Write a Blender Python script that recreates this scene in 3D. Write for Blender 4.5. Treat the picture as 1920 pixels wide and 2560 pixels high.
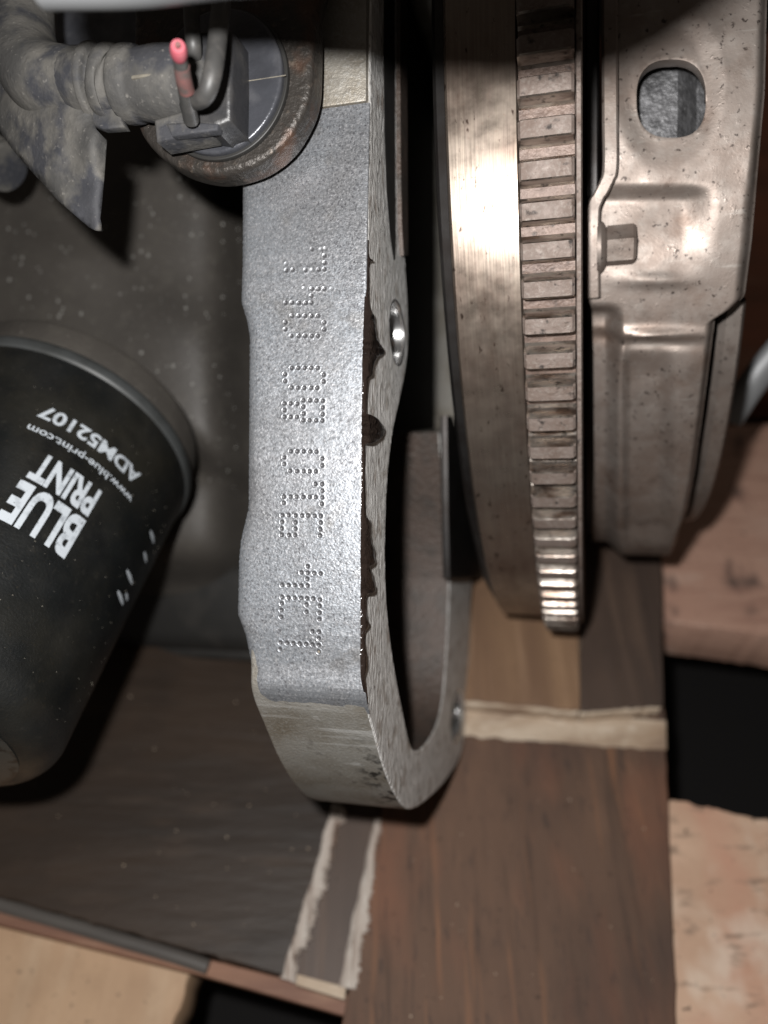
import bpy, bmesh, math, random
import numpy as np
from mathutils import Matrix, Vector, noise as mnoise

random.seed(7)
rng = np.random.default_rng(7)
R = math.radians
S = 0.001                      # shapes are written in millimetres
scene = bpy.context.scene
for o in list(bpy.data.objects):
    bpy.data.objects.remove(o)
col = scene.collection

# ------------------------------------------------------------------ camera, world, light
F = 1923.0                     # focal length in pixels of the 1920 x 2560 photograph
PITCH = R(39)                  # camera looks 51 degrees below the horizon
H = 283.0                      # camera height above the plywood, mm
cam_d = bpy.data.cameras.new('camera')
cam = bpy.data.objects.new('camera', cam_d)
col.objects.link(cam)
cam_d.sensor_fit = 'VERTICAL'
cam_d.sensor_height = 36.0
cam_d.lens = F / 2560 * 36
cam_d.clip_start = 0.005
cam_d.clip_end = 20
cam_d.dof.use_dof = True
cam_d.dof.focus_distance = 0.161
cam_d.dof.aperture_fstop = 8.0
CAM = Matrix.Translation((0, 0, H * S)) @ Matrix.Rotation(PITCH, 4, 'X')
cam.matrix_world = CAM
scene.camera = cam

world = bpy.data.worlds.new('World')
scene.world = world
world.use_nodes = True
world.node_tree.nodes['Background'].inputs[0].default_value = (1.0, 0.86, 0.74, 1)
world.node_tree.nodes['Background'].inputs[1].default_value = 0.045

LX, LY, LZ = -16, 20, 4        # the hand lamp beside the lens
ld = bpy.data.lights.new('flash_lamp', 'POINT')
ld.energy = 3.1
ld.color = (1.0, 0.98, 0.96)
ld.shadow_soft_size = 0.004
lo = bpy.data.objects.new('flash_lamp', ld)
col.objects.link(lo)
lo.matrix_world = CAM @ Matrix.Translation((LX * S, LY * S, LZ * S))

vs = scene.view_settings
vs.view_transform = 'Standard'
vs.look = 'None'
vs.exposure = 0
vs.gamma = 1
scene.render.engine = 'CYCLES'
scene.render.resolution_x = 768
scene.render.resolution_y = 1024

# ------------------------------------------------------------------ frames (all in mm, camera space: x right, y up, z to the camera)
PSI = R(14.6)
cA, sA = math.cos(PSI), math.sin(PSI)
P0 = np.array([(910 - 960) / F * 160, 0, -160.0])
AX = np.array([cA, 0, sA]); VX = np.array([0, 1.0, 0]); WX = np.array([-sA, 0, cA])
ENGM = Matrix(((cA, 0, -sA, P0[0] * S), (0, 1, 0, P0[1] * S), (sA, 0, cA, P0[2] * S), (0, 0, 0, 1)))
ENG = CAM @ ENGM               # engine frame: a along the crankshaft, v up, w outwards


def e2c(a, v, w):
    return P0 + AX * a + VX * v + WX * w


def ray(px, py):
    return np.array([(px - 960) / F, (1280 - py) / F, -1.0])


def on_w(px, py, w):           # photo direction -> engine coords on the plane w = const
    r = ray(px, py)
    t = (w + P0 @ WX) / (r @ WX)
    p = r * t - P0
    return (p @ AX, p[1], w)


def on_a(px, py, a=0.0):
    r = ray(px, py)
    t = (a + P0 @ AX) / (r @ AX)
    p = r * t - P0
    return (a, p[1], p @ WX)


def on_z(px, py, z=0.0):       # world point (mm) on a horizontal plane
    r = CAM.to_3x3() @ Vector(ray(px, py))
    t = (z - H) / r.z
    return Vector((r.x * t, r.y * t, z))


def at_depth(px, py, d):       # camera coords
    return ray(px, py) * d


def eproj(a, v, w):
    p = e2c(a, v, w)
    return 960 + F * p[0] / -p[2], 1280 - F * p[1] / -p[2]


# ------------------------------------------------------------------ materials
def nt(m):
    m.use_nodes = True
    t = m.node_tree
    return t, t.nodes, t.links, t.nodes['Principled BSDF']


def lin(c):
    if isinstance(c, str):
        c = tuple(int(c[i:i + 2], 16) / 255 for i in (0, 2, 4))
        c = tuple(x / 12.92 if x <= .04045 else ((x + .055) / 1.055) ** 2.4 for x in c)
    return (c[0], c[1], c[2], 1)


# how dark each finish really is (the lamp is close and strong)
TONE = dict(machined_aluminium=.66, dot_floor=.50, cast_aluminium=.66, flange_face=1.0, inner_cast=.34, bright_bore=1.0,
            block_casting=.50, turned_steel=.55, worn_flank=.8, gear_steel=.52, pressed_steel=.58, grey_iron=.55, dusty_rubber=.64,
            dark_plastic=.55, sensor_disc=.8, rusty_plate=.55, dusty_tan=.5, wire_black=.5, red_insulation=.55,
            copper_end=.5, grey_metal=.6, filter_black=.34, filter_rim=.55, filter_end=.4, filter_print=.70,
            film_board=.46, edge_red=.85, torn_white=.9, plastic_strip=.7, dust_fleck=.55, dark_timber=.85, oil_pan_black=.6, dark_steel=.42)


class Mat:
    def __init__(s, name, base, rough=0.5, metal=0.0, spec=0.5):
        s.k = TONE.get(name, 1.0)
        s.m = bpy.data.materials.new(name)
        s.t, s.n, s.l, s.b = nt(s.m)
        s.co = s.n.new('ShaderNodeTexCoord').outputs['Object']
        rgb = s.n.new('ShaderNodeRGB'); rgb.outputs[0].default_value = s.tone(base)
        s.c = rgb.outputs[0]
        s.b.inputs['Roughness'].default_value = rough
        s.b.inputs['Metallic'].default_value = metal
        s.b.inputs['Specular IOR Level'].default_value = spec
        s.rough = rough
        s.normal = None
        s.l.new(s.c, s.b.inputs['Base Color'])

    def tone(s, c):
        c = lin(c)
        return (c[0] * s.k, c[1] * s.k, c[2] * s.k, 1)

    def own(s):                # every copy gets its own piece of the texture
        oi = s.n.new('ShaderNodeObjectInfo')
        ad = s.n.new('ShaderNodeVectorMath'); ad.operation = 'ADD'
        s.l.new(s.co, ad.inputs[0]); s.l.new(oi.outputs['Random'], ad.inputs[1])
        s.co = ad.outputs[0]
        return s

    def vec(s, scale=(1, 1, 1), rot=(0, 0, 0)):
        mp = s.n.new('ShaderNodeMapping')
        mp.inputs['Scale'].default_value = scale
        mp.inputs['Rotation'].default_value = rot
        s.l.new(s.co, mp.inputs[0])
        return mp.outputs[0]

    def fac(s, scale, lo, hi, detail=4, stretch=(1, 1, 1), kind='noise', rough=.55, rot=(0, 0, 0)):
        v = s.vec(stretch, rot)
        if kind == 'noise':
            k = s.n.new('ShaderNodeTexNoise')
            k.inputs['Detail'].default_value = detail
            k.inputs['Roughness'].default_value = rough
            k.inputs['Scale'].default_value = scale
            out = k.outputs['Fac']
        elif kind == 'voro':
            k = s.n.new('ShaderNodeTexVoronoi')
            k.inputs['Scale'].default_value = scale
            out = k.outputs['Distance']
        else:
            k = s.n.new('ShaderNodeTexWave')
            k.inputs['Scale'].default_value = scale
            k.inputs['Distortion'].default_value = detail
            k.inputs['Detail'].default_value = 3
            out = k.outputs['Fac']
        s.l.new(v, k.inputs['Vector'])
        r = s.n.new('ShaderNodeMapRange')
        r.inputs[1].default_value = lo
        r.inputs[2].default_value = hi
        s.l.new(out, r.inputs[0])
        return r.outputs[0]

    def band(s, axis, c, h):   # 1 at coordinate c (metres), 0 beyond c +- h
        sp = s.n.new('ShaderNodeSeparateXYZ')
        s.l.new(s.co, sp.inputs[0])
        a = s.n.new('ShaderNodeMath'); a.operation = 'SUBTRACT'; a.inputs[1].default_value = c
        s.l.new(sp.outputs[axis], a.inputs[0])
        b = s.n.new('ShaderNodeMath'); b.operation = 'ABSOLUTE'
        s.l.new(a.outputs[0], b.inputs[0])
        r = s.n.new('ShaderNodeMapRange')
        r.inputs[1].default_value = h; r.inputs[2].default_value = h * .4
        s.l.new(b.outputs[0], r.inputs[0])
        return r.outputs[0]

    def mul(s, a, b):
        k = s.n.new('ShaderNodeMath'); k.operation = 'MULTIPLY'
        for i, x in enumerate((a, b)):
            if isinstance(x, (int, float)):
                k.inputs[i].default_value = x
            else:
                s.l.new(x, k.inputs[i])
        return k.outputs[0]

    def mix(s, colour, fac):
        k = s.n.new('ShaderNodeMix'); k.data_type = 'RGBA'
        if isinstance(fac, (int, float)):
            k.inputs[0].default_value = fac
        else:
            s.l.new(fac, k.inputs[0])
        s.l.new(s.c, k.inputs[6])
        k.inputs[7].default_value = s.tone(colour)
        s.c = k.outputs[2]
        s.l.new(s.c, s.b.inputs['Base Color'])
        return s

    def vary(s, sock, a, b, fac):
        r = s.n.new('ShaderNodeMapRange')
        r.inputs[3].default_value = a
        r.inputs[4].default_value = b
        s.l.new(fac, r.inputs[0])
        s.l.new(r.outputs[0], s.b.inputs[sock])
        return s

    def bump(s, fac, strength, dist):
        k = s.n.new('ShaderNodeBump')
        k.inputs['Strength'].default_value = strength
        k.inputs['Distance'].default_value = dist
        s.l.new(fac, k.inputs['Height'])
        if s.normal:
            s.l.new(s.normal, k.inputs['Normal'])
        s.normal = k.outputs[0]
        s.l.new(s.normal, s.b.inputs['Normal'])
        return s


MAT = {}


def M(name, *a, **k):
    x = Mat(name, *a, **k)
    MAT[name] = x.m
    return x


# machined, pitted aluminium of the number pad
m = M('machined_aluminium', (.475, .505, .545), .40, .72)
m.mix((.40, .405, .42), m.fac(60, .38, .68, 6, (1, .5, 1)))
m.mix((.36, .33, .29), m.mul(m.fac(110, .60, .75, 6), .6))
m.mix((.62, .63, .66), m.mul(m.fac(240, .52, .70, 4, (.08, 1, 1)), .45))
m.mix((.74, .74, .76), m.mul(m.fac(2600, .52, .68, 3, (1, .7, 1)), .85))
m.mix((.22, .22, .24), m.mul(m.mul(m.fac(2200, .54, .66, 3, (1, .7, 1)), m.fac(22, .30, .60, 3)), .95))
m.mix((.20, .18, .16), m.mul(m.fac(75, .66, .74, 6), .5))
m.vary('Roughness', .28, .52, m.fac(1500, .3, .7, 3))
m.bump(m.mul(m.fac(2400, .30, .70, 2, (.8, 1.2, 1)), m.fac(22, .28, .60, 3)), .42, .00007)
m.bump(m.fac(900, .3, .7, 2, (.08, 1.4, 1)), .12, .00006)
m = M('dot_floor', (.13, .13, .14), .5, .4)  # darker grey for the middle of each punched dot
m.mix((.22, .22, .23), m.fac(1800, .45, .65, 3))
# rough cast aluminium
m = M('cast_aluminium', (.40, .38, .34), .50, .45)
m.mix((.26, .225, .175), m.fac(70, .40, .66, 6))
m.mix((.50, .49, .46), m.mul(m.fac(1500, .50, .70, 4), .6))
m.mix((.12, .10, .085), m.mul(m.fac(340, .62, .76, 5), .6))
m.mix((.70, .69, .66), m.mul(m.mul(m.fac(420, .55, .66, 5, (.05, 1, 1), rot=(0, 0, .05)), m.band('Y', .0425, .008)), .75))
m.mix((.68, .67, .64), m.mul(m.fac(330, .66, .72, 6, (.35, 1, 1), rot=(0, 0, -.7)), .6))
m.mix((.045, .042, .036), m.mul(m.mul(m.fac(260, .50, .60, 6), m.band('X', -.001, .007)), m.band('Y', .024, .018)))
m.bump(m.fac(1500, .3, .7, 4), .4, .00018)
m.bump(m.fac(160, .3, .7, 3), .15, .0005)
# flange gasket face: cast grey with pale scrape marks and brown residue
m = M('flange_face', (.56, .55, .53), .55, .3)
m.mix((.80, .79, .77), m.fac(700, .47, .64, 5, (1, .30, 1)))
m.mix((.24, .19, .15), m.mul(m.fac(260, .54, .68, 5, (1, .6, 1)), .75))
m.mix((.07, .06, .055), m.mul(m.fac(800, .59, .70, 4, (1, .45, 1)), .9))
m.bump(m.fac(900, .3, .7, 5, (1, .35, 1)), .7, .0005)
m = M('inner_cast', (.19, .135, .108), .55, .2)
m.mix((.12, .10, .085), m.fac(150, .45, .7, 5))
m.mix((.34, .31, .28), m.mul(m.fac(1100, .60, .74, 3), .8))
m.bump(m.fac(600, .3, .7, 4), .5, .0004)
m = M('bright_bore', (.62, .62, .62), .22, .95)
m.bump(m.fac(900, .3, .7, 2, (3, .4, .4)), .2, .0001)
m = M('sealant', (.016, .011, .009), .16, 0, .6)
m.bump(m.fac(600, .3, .7, 3), .5, .0005)
# oily olive-grey block paint
m = M('block_casting', (.132, .118, .103), .58, .05)
m.mix((.090, .080, .070), m.fac(22, .38, .66, 5))
m.mix((.18, .165, .14), m.mul(m.fac(160, .52, .75, 5), .5))
m.mix((.28, .26, .23), m.mul(m.fac(700, .66, .74, 2), .6))
m.bump(m.fac(700, .3, .7, 4), .22, .0003)
m = M('oil_pan_black', (.035, .034, .032), .5, .1)
m.mix((.06, .055, .05), m.fac(80, .5, .7, 4))
m = M('shade_black', (.004, .0036, .0033), .8, 0, .1)  # near-black colour standing in for the shade inside the flange opening
m = M('dust_fleck', (.42, .41, .38), .8)
# flywheel
m = M('turned_steel', (.40, .335, .28), .34, .80)
m.mix((.28, .21, .17), m.fac(45, .36, .66, 5))
m.mix((.55, .47, .37), m.mul(m.fac(1500, .45, .75, 2, (1, .03, .03)), .30))
m.mix((.06, .035, .025), m.mul(m.fac(560, .635, .70, 4, (1, .5, .5)), .9))
m.mix((.15, .085, .06), m.mul(m.fac(130, .55, .75, 6, (1, .35, .35)), .6))
m.mix((.36, .27, .22), m.mul(m.fac(900, .62, .70, 2), .5))
m.vary('Roughness', .25, .40, m.fac(240, .3, .7, 4))
m.bump(m.fac(1600, .3, .7, 2, (1, .03, .03)), .10, .0001)
m = M('gear_steel', (.34, .27, .235), .65, .25).own()
m.mix((.26, .19, .155), m.fac(170, .40, .68, 6))
m.mix((.48, .43, .385), m.mul(m.fac(1200, .50, .72, 5), .55))
m.mix((.035, .028, .025), m.mul(m.fac(380, .60, .70, 6), .9))
m.vary('Roughness', .55, .80, m.fac(500, .3, .7, 4))
m.bump(m.fac(900, .3, .7, 5), .35, .0003)
m = M('gear_root', (.135, .094, .076), .50, .25).own()
m.mix((.085, .058, .047), m.fac(200, .40, .66, 6))
m.mix((.22, .165, .14), m.mul(m.fac(900, .55, .72, 5), .6))
m.mix((.03, .022, .018), m.mul(m.fac(420, .60, .70, 6), .8))
m.bump(m.fac(700, .3, .7, 5), .35, .0004)
m = M('worn_flank', (.50, .45, .40), .30, .85).own()
m.mix((.16, .115, .09), m.fac(260, .42, .62, 6, (.5, 1, 1)))
m.mix((.03, .025, .022), m.mul(m.fac(500, .58, .68, 5), .8))
m.bump(m.fac(900, .3, .7, 4), .2, .0002)
m = M('dark_steel', (.085, .080, .078), .42, .7)
m.mix((.05, .04, .035), m.fac(120, .4, .7, 4))
# clutch cover
m = M('pressed_steel', (.425, .365, .325), .46, .60)
m.mix((.335, .265, .225), m.fac(35, .38, .66, 6))
m.mix((.56, .51, .465), m.mul(m.fac(300, .48, .72, 6), .45))
m.mix((.14, .085, .06), m.mul(m.fac(150, .60, .74, 6), .6))
m.mix((.05, .035, .03), m.mul(m.fac(700, .62, .69, 4), .85))
m.mix((.20, .115, .075), m.mul(m.fac(60, .56, .70, 7), .5))
m.mix((.60, .55, .50), m.mul(m.fac(500, .66, .72, 4, (.12, 1, 1), rot=(0, .4, .6)), .5))
m.vary('Roughness', .40, .66, m.fac(110, .3, .7, 5))
m.bump(m.fac(1300, .3, .7, 3), .12, .00012)
m.bump(m.fac(500, .62, .72, 3), .2, .0002)
m = M('grey_iron', (.25, .25, .26), .55, .55)
m.mix((.12, .12, .125), m.fac(300, .45, .65, 5))
m.mix((.45, .45, .46), m.mul(m.fac(700, .58, .70, 3), .8))
m.bump(m.fac(500, .3, .7, 4), .6, .0005)
# rubber, plastic
m = M('dusty_rubber', (.085, .083, .080), .72, 0, .3)
m.mix((.24, .225, .20), m.mul(m.fac(70, .42, .66, 6), .75))
m.mix((.045, .048, .060), m.mul(m.fac(85, .50, .60, 7), .85))
m.mix((.35, .33, .30), m.mul(m.fac(900, .62, .75, 3), .5))
m.bump(m.fac(900, .3, .7, 5), .3, .0003)
m.bump(m.fac(90, .3, .7, 3), .16, .0012)
m = M('dark_plastic', (.050, .050, .054), .42, 0, .5)
m.mix((.11, .105, .10), m.mul(m.fac(140, .48, .70, 6), .7))
m.bump(m.fac(600, .3, .7, 4), .3, .0003)
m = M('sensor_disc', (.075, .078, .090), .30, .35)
m.mix((.16, .16, .17), m.mul(m.fac(160, .48, .72, 6), .6))
m.mix((.03, .03, .033), m.mul(m.fac(60, .5, .7, 4), .6))
m.bump(m.fac(400, .3, .7, 4), .25, .0004)
m = M('rusty_plate', (.075, .066, .058), .45, .4)
m.mix((.17, .085, .05), m.mul(m.fac(90, .50, .66, 6), .75))
m.mix((.25, .20, .16), m.mul(m.fac(500, .60, .72, 5), .7))
m.mix((.03, .028, .027), m.mul(m.fac(60, .52, .7, 5), .8))
m.bump(m.fac(500, .3, .7, 5), .5, .0005)
m = M('dusty_tan', (.33, .30, .24), .8)
m.mix((.2, .18, .15), m.fac(600, .4, .7, 4))
m = M('wire_black', (.09, .088, .085), .5)
m.mix((.17, .16, .15), m.fac(200, .5, .7, 5))
m = M('red_insulation', (.62, .12, .16), .7)
m.mix((.75, .25, .28), m.mul(m.fac(300, .5, .7, 3), .5))
m = M('copper_end', (.30, .13, .12), .6, .1)
m.mix((.14, .12, .11), m.mul(m.fac(260, .45, .62, 5), .9))
m = M('grey_metal', (.40, .41, .42), .45, .3)
# oil filter
m = M('filter_black', (.016, .018, .018), .40, 0, .45)
m.mix((.055, .050, .038), m.mul(m.fac(26, .44, .68, 6), .9))
m.mix((.07, .065, .055), m.mul(m.fac(500, .60, .74, 5), .5))
m.mix((.010, .011, .012), m.mul(m.fac(60, .5, .66, 5), .8))
m.mix((.055, .045, .030), m.mul(m.fac(1300, .64, .72, 3), .7))
m.vary('Roughness', .34, .58, m.fac(70, .3, .7, 5))
m.bump(m.fac(1600, .35, .7, 3), .22, .00018)
m = M('filter_rim', (.085, .09, .09), .48, .0)
m.mix((.05, .052, .05), m.fac(100, .45, .7, 5))
m = M('filter_end', (.10, .11, .105), .4, .2)
m.mix((.02, .02, .02), m.fac(130, .5, .56, 6, (1, 1, .5)))
m = M('filter_print', (.62, .67, .72), .6)
m.mix((.30, .33, .36), m.mul(m.fac(420, .52, .70, 6), .8))
m.mix((.04, .045, .045), m.mul(m.fac(1100, .64, .70, 4), .8))
# wood
def wood(name, base, dark, light, grain, gs=260, rough=.6, spots=0.0, spec=.4):
    m = M(name, base, rough, 0, spec)
    m.mix(dark, m.fac(gs * .35, .38, .70, 6, grain))
    m.mix(light, m.mul(m.fac(gs, .55, .74, 5, grain), .8))
    m.mix(dark, m.mul(m.fac(35, .50, .72, 5), .6))
    if spots:
        m.mix((.02, .015, .012), m.mul(m.fac(420, .66, .74, 3), spots))
    m.bump(m.fac(gs * 1.3, .3, .7, 5, grain), .35, .0006)
    return m
GX, GY = (.06, 1, 1), (1, .06, 1)
def streaks(m, colour, scale, lo, hi, stretch, k):
    m.mix(colour, m.mul(m.fac(scale, lo, hi, 3, stretch), k))
m = wood('stained_board', (.135, .082, .057), (.092, .058, .043), (.17, .10, .067), (1, .25, 1), 90, .7, .6, .2)
streaks(m, (.36, .165, .08), 150, .59, .76, (1, .06, 1), .7)
streaks(m, (.055, .038, .03), 330, .55, .70, (1, .08, 1), .45)
streaks(m, (.20, .095, .06), 50, .50, .72, (1, .35, 1), .7)
streaks(m, (.05, .038, .034), 500, .60, .70, (1, .2, 1), .5)
streaks(m, (.06, .042, .036), 26, .53, .72, (1, .6, 1), .6)
m = wood('pallet_pink', (.56, .35, .265), (.46, .27, .20), (.64, .46, .37), (.45, 1, 1), 60, .65, .8)
streaks(m, (.10, .07, .06), 55, .58, .70, (1, .6, 1), .85)
streaks(m, (.36, .20, .15), 240, .54, .68, (.10, 1, 1), .7)
wood('film_board', (.086, .055, .036), (.048, .032, .022), (.125, .082, .055), (.22, 1, 1), 120, .55, .4)
wood('block_timber', (.27, .165, .095), (.17, .10, .06), (.36, .23, .145), GY, 180, .6, .5)
wood('dark_timber', (.105, .070, .052), (.065, .045, .036), (.16, .105, .075), GY, 160, .55, .5)
m = wood('pallet_pine', (.66, .455, .325), (.50, .32, .22), (.74, .58, .45), (.45, 1, 1), 60, .65, .9)
streaks(m, (.56, .29, .20), 30, .48, .70, (1, .7, 1), .75)
streaks(m, (.78, .66, .54), 45, .55, .68, (1, .8, 1), .6)
streaks(m, (.26, .18, .13), 260, .58, .70, (.3, 1, 1), .75)
wood('pallet_pine_upright', (.50, .335, .21), (.36, .23, .14), (.60, .45, .31), (1, .15, 1), 70, .65, .5)
wood('pallet_red', (.50, .19, .11), (.27, .12, .075), (.50, .30, .21), GX, 120, .65, .5)
m = wood('raw_edge', (.56, .46, .355), (.38, .275, .19), (.70, .61, .50), (.3, 1, 1.4), 420, .75, .4)
streaks(m, (.24, .16, .11), 60, .55, .70, (.6, 1, 1), .7)
m = wood('torn_white', (.60, .54, .48), (.38, .30, .25), (.72, .68, .62), (1, .2, 1), 600, .8, .3)
streaks(m, (.16, .10, .07), 260, .50, .60, (1, .10, 1), .9)
wood('edge_red', (.33, .175, .11), (.20, .10, .07), (.46, .29, .19), GX, 260, .65, .5)
m = M('floor_dark', (.006, .005, .005), .9)
m = M('plastic_strip', (.15, .135, .12), .45)
m.mix((.09, .08, .075), m.fac(80, .4, .7, 5, GX))

# ------------------------------------------------------------------ mesh helpers
def obj_from(name, verts, faces, mat, parent=None, matrix=None, smooth=35):
    me = bpy.data.meshes.new(name)
    v = np.asarray(verts, dtype=np.float64) * S
    me.from_pydata([tuple(p) for p in v], [], faces)
    me.update()
    return link(name, me, mat, parent, matrix, smooth)


def link(name, me, mat, parent=None, matrix=None, smooth=35):
    o = bpy.data.objects.new(name, me)
    col.objects.link(o)
    if mat and not me.materials:
        me.materials.append(MAT[mat])
    if parent:
        o.parent = parent
    if matrix is not None:
        o.matrix_world = matrix
    if smooth:
        me.polygons.foreach_set('use_smooth', [True] * len(me.polygons))
        me.set_sharp_from_angle(angle=R(smooth))
    return o


def tag(o, label=None, cat=None, group=None, kind=None):
    for k, x in (('label', label), ('category', cat), ('group', group), ('kind', kind)):
        if x:
            o[k] = x
    return o


def thing(name, label, cat, frame, origin=(0, 0, 0), group=None):
    o = bpy.data.objects.new(name, None)
    o.empty_display_size = .01
    col.objects.link(o)
    o.matrix_world = frame @ Matrix.Translation(Vector(origin) * S)
    o['org'] = tuple(float(x) for x in origin)
    tag(o, label, cat, group)
    return o


def bev_box(x0, x1, y0, y1, z0, z1, b=0.6, seg=2, jitter=0):
    bm = bmesh.new()
    bmesh.ops.create_cube(bm, size=1)
    for v in bm.verts:
        v.co = Vector(((x0 + x1) / 2 + v.co.x * (x1 - x0), (y0 + y1) / 2 + v.co.y * (y1 - y0), (z0 + z1) / 2 + v.co.z * (z1 - z0)))
    if b:
        bmesh.ops.bevel(bm, geom=list(bm.edges), offset=b, segments=seg, profile=.5, affect='EDGES')
    vs_ = [tuple(v.co) for v in bm.verts]
    fs = [[v.index for v in f.verts] for f in bm.faces]
    bm.verts.index_update()
    fs = [[v.index for v in f.verts] for f in bm.faces]
    bm.free()
    return vs_, fs


class MB:
    """collects shapes in mm, in the frame of the thing"""
    def __init__(s):
        s.v, s.f = [], []

    def add(s, vf, mat=None):
        v, f = vf
        n = len(s.v)
        s.v += [tuple((mat @ Vector(p)) if mat is not None else p) for p in v]
        s.f += [[i + n for i in q] for q in f]
        return s

    def build(s, name, mat, parent=None, matrix=None, smooth=35):
        org = np.array(parent['org']) if parent is not None and 'org' in parent else np.zeros(3)
        if parent is not None and 'org' not in parent and parent.parent is not None and 'org' in parent.parent:
            org = np.array(parent.parent['org'])
        return obj_from(name, np.array(s.v) - org, s.f, mat, parent, matrix, smooth)


def sweep(pts, rad, n=24, caps=True, squash=None, twist=0):
    """tube along pts with radius per point; squash (k, dir) flattens towards dir"""
    P = [Vector(p) for p in pts]
    v, f = [], []
    t0 = (P[1] - P[0]).normalized()
    up = Vector((0, 0, 1)) if abs(t0.z) < .8 else Vector((0, 1, 0))
    nrm = (up - t0 * up.dot(t0)).normalized()
    for i, p in enumerate(P):
        t = (P[min(i + 1, len(P) - 1)] - P[max(i - 1, 0)]).normalized()
        nrm = (nrm - t * nrm.dot(t)).normalized()
        b = t.cross(nrm)
        r = rad[i] if hasattr(rad, '__len__') else rad
        for k in range(n):
            a = 2 * math.pi * k / n
            q = p + (nrm * math.cos(a) * (squash or 1) + b * math.sin(a)) * r
            v.append(tuple(q))
    for i in range(len(P) - 1):
        for k in range(n):
            f.append([i * n + k, i * n + (k + 1) % n, (i + 1) * n + (k + 1) % n, (i + 1) * n + k])
    if caps:
        f.append(list(range(n))[::-1])
        f.append([(len(P) - 1) * n + k for k in range(n)])
    return v, f


def smooth_path(pts, n=6):
    """Catmull-Rom through pts (any dimension)"""
    P = [np.array(p, float) for p in pts]
    P = [2 * P[0] - P[1]] + P + [2 * P[-1] - P[-2]]
    out = []
    for i in range(1, len(P) - 2):
        for k in range(n):
            t = k / n
            a, b, c, d = P[i - 1:i + 3]
            out.append(.5 * (2 * b + (c - a) * t + (2 * a - 5 * b + 4 * c - d) * t * t + (3 * b - a - 3 * c + d) * t ** 3))
    out.append(P[-2])
    return out


def lathe(profile, n, axis_v, axis_w, th0=0.0, th1=2 * math.pi, closed=True):
    """profile of (a, r) turned about the crank axis"""
    v, f = [], []
    full = abs(th1 - th0 - 2 * math.pi) < 1e-6
    m = n if full else n + 1
    for i in range(m):
        th = th0 + (th1 - th0) * i / n
        for a, r in profile:
            v.append((a, axis_v + r * math.sin(th), axis_w + r * math.cos(th)))
    k = len(profile)
    for i in range(n):
        j = (i + 1) % m
        for q in range(k if closed else k - 1):
            q2 = (q + 1) % k
            f.append([i * k + q, j * k + q, j * k + q2, i * k + q2])
    return v, f


def prism(loops, half, bevel, res=2):
    """2-D loops (first outer, others holes) -> extruded, bevelled mesh, xy plane, centred on z"""
    cu = bpy.data.curves.new('tmp', 'CURVE')
    cu.dimensions = '2D'
    cu.fill_mode = 'BOTH'
    cu.extrude = max(half - bevel, 1e-6)
    cu.bevel_depth = bevel
    cu.bevel_resolution = res
    cu.offset = -bevel
    for lp in loops:
        sp = cu.splines.new('POLY')
        sp.points.add(len(lp) - 1)
        for i, p in enumerate(lp):
            sp.points[i].co = (p[0], p[1], 0, 1)
        sp.use_cyclic_u = True
    o = bpy.data.objects.new('tmp', cu)
    col.objects.link(o)
    dg = bpy.context.evaluated_depsgraph_get()
    me = bpy.data.meshes.new_from_object(o.evaluated_get(dg))
    v = [tuple(p.co) for p in me.vertices]
    f = [list(p.vertices) for p in me.polygons]
    bpy.data.objects.remove(o)
    bpy.data.curves.remove(cu)
    bpy.data.meshes.remove(me)
    return v, f


def text_mesh(body, size, bold=0.0, spacing=1.0):
    cu = bpy.data.curves.new('tmp', 'FONT')
    cu.body = body
    cu.size = size
    cu.space_character = spacing
    cu.offset = bold
    cu.resolution_u = 4
    cu.fill_mode = 'FRONT'
    o = bpy.data.objects.new('tmp', cu)
    col.objects.link(o)
    dg = bpy.context.evaluated_depsgraph_get()
    me = bpy.data.meshes.new_from_object(o.evaluated_get(dg))
    bm = bmesh.new(); bm.from_mesh(me)
    bmesh.ops.triangulate(bm, faces=list(bm.faces))
    for _ in range(2):
        long = [e for e in bm.edges if e.calc_length() > size * .18]
        if long:
            bmesh.ops.subdivide_edges(bm, edges=long, cuts=1)
            bmesh.ops.triangulate(bm, faces=list(bm.faces))
    bm.verts.index_update()
    v = np.array([tuple(p.co) for p in bm.verts])
    f = [[q.index for q in p.verts] for p in bm.faces]
    bm.free()
    bpy.data.objects.remove(o)
    bpy.data.curves.remove(cu)
    bpy.data.meshes.remove(me)
    return v, f


def rounded(pts, n=5):
    """closed smooth loop through pts"""
    P = [np.array(p, float) for p in pts]
    m = len(P)
    out = []
    for i in range(m):
        a, b, c, d = P[i - 1], P[i], P[(i + 1) % m], P[(i + 2) % m]
        for k in range(n):
            t = k / n
            out.append(.5 * (2 * b + (c - a) * t + (2 * a - 5 * b + 4 * c - d) * t * t + (3 * b - a - 3 * c + d) * t ** 3))
    return [tuple(p) for p in out]


def nz(x, y=0.0, z=0.0):
    return mnoise.noise(Vector((x, y, z)))


# plane (v, w) shapes extruded along a: prism xy -> (v, w), z -> a
VWA = Matrix(((0, 0, 1, 0), (1, 0, 0, 0), (0, 1, 0, 0), (0, 0, 0, 1)))

# ------------------------------------------------------------------ setting: dark floor far below the pallet
def horizontal(name, poly, z0, z1, mat, parent=None, bevel=.5, org=None):
    """board: world polygon (mm), from z0 up to z1"""
    v, f = prism([poly], (z1 - z0) / 2, bevel, 1)
    v = [(x, y, z + (z0 + z1) / 2) for x, y, z in v]
    mb = MB().add((v, f))
    if parent is not None:
        return mb.build(name, mat, parent)
    c = np.array(v).mean(0); c[2] = z0
    return obj_from(name, np.array(v) - c, f, mat, None, Matrix.Translation(Vector(c) * S), 35)


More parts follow.
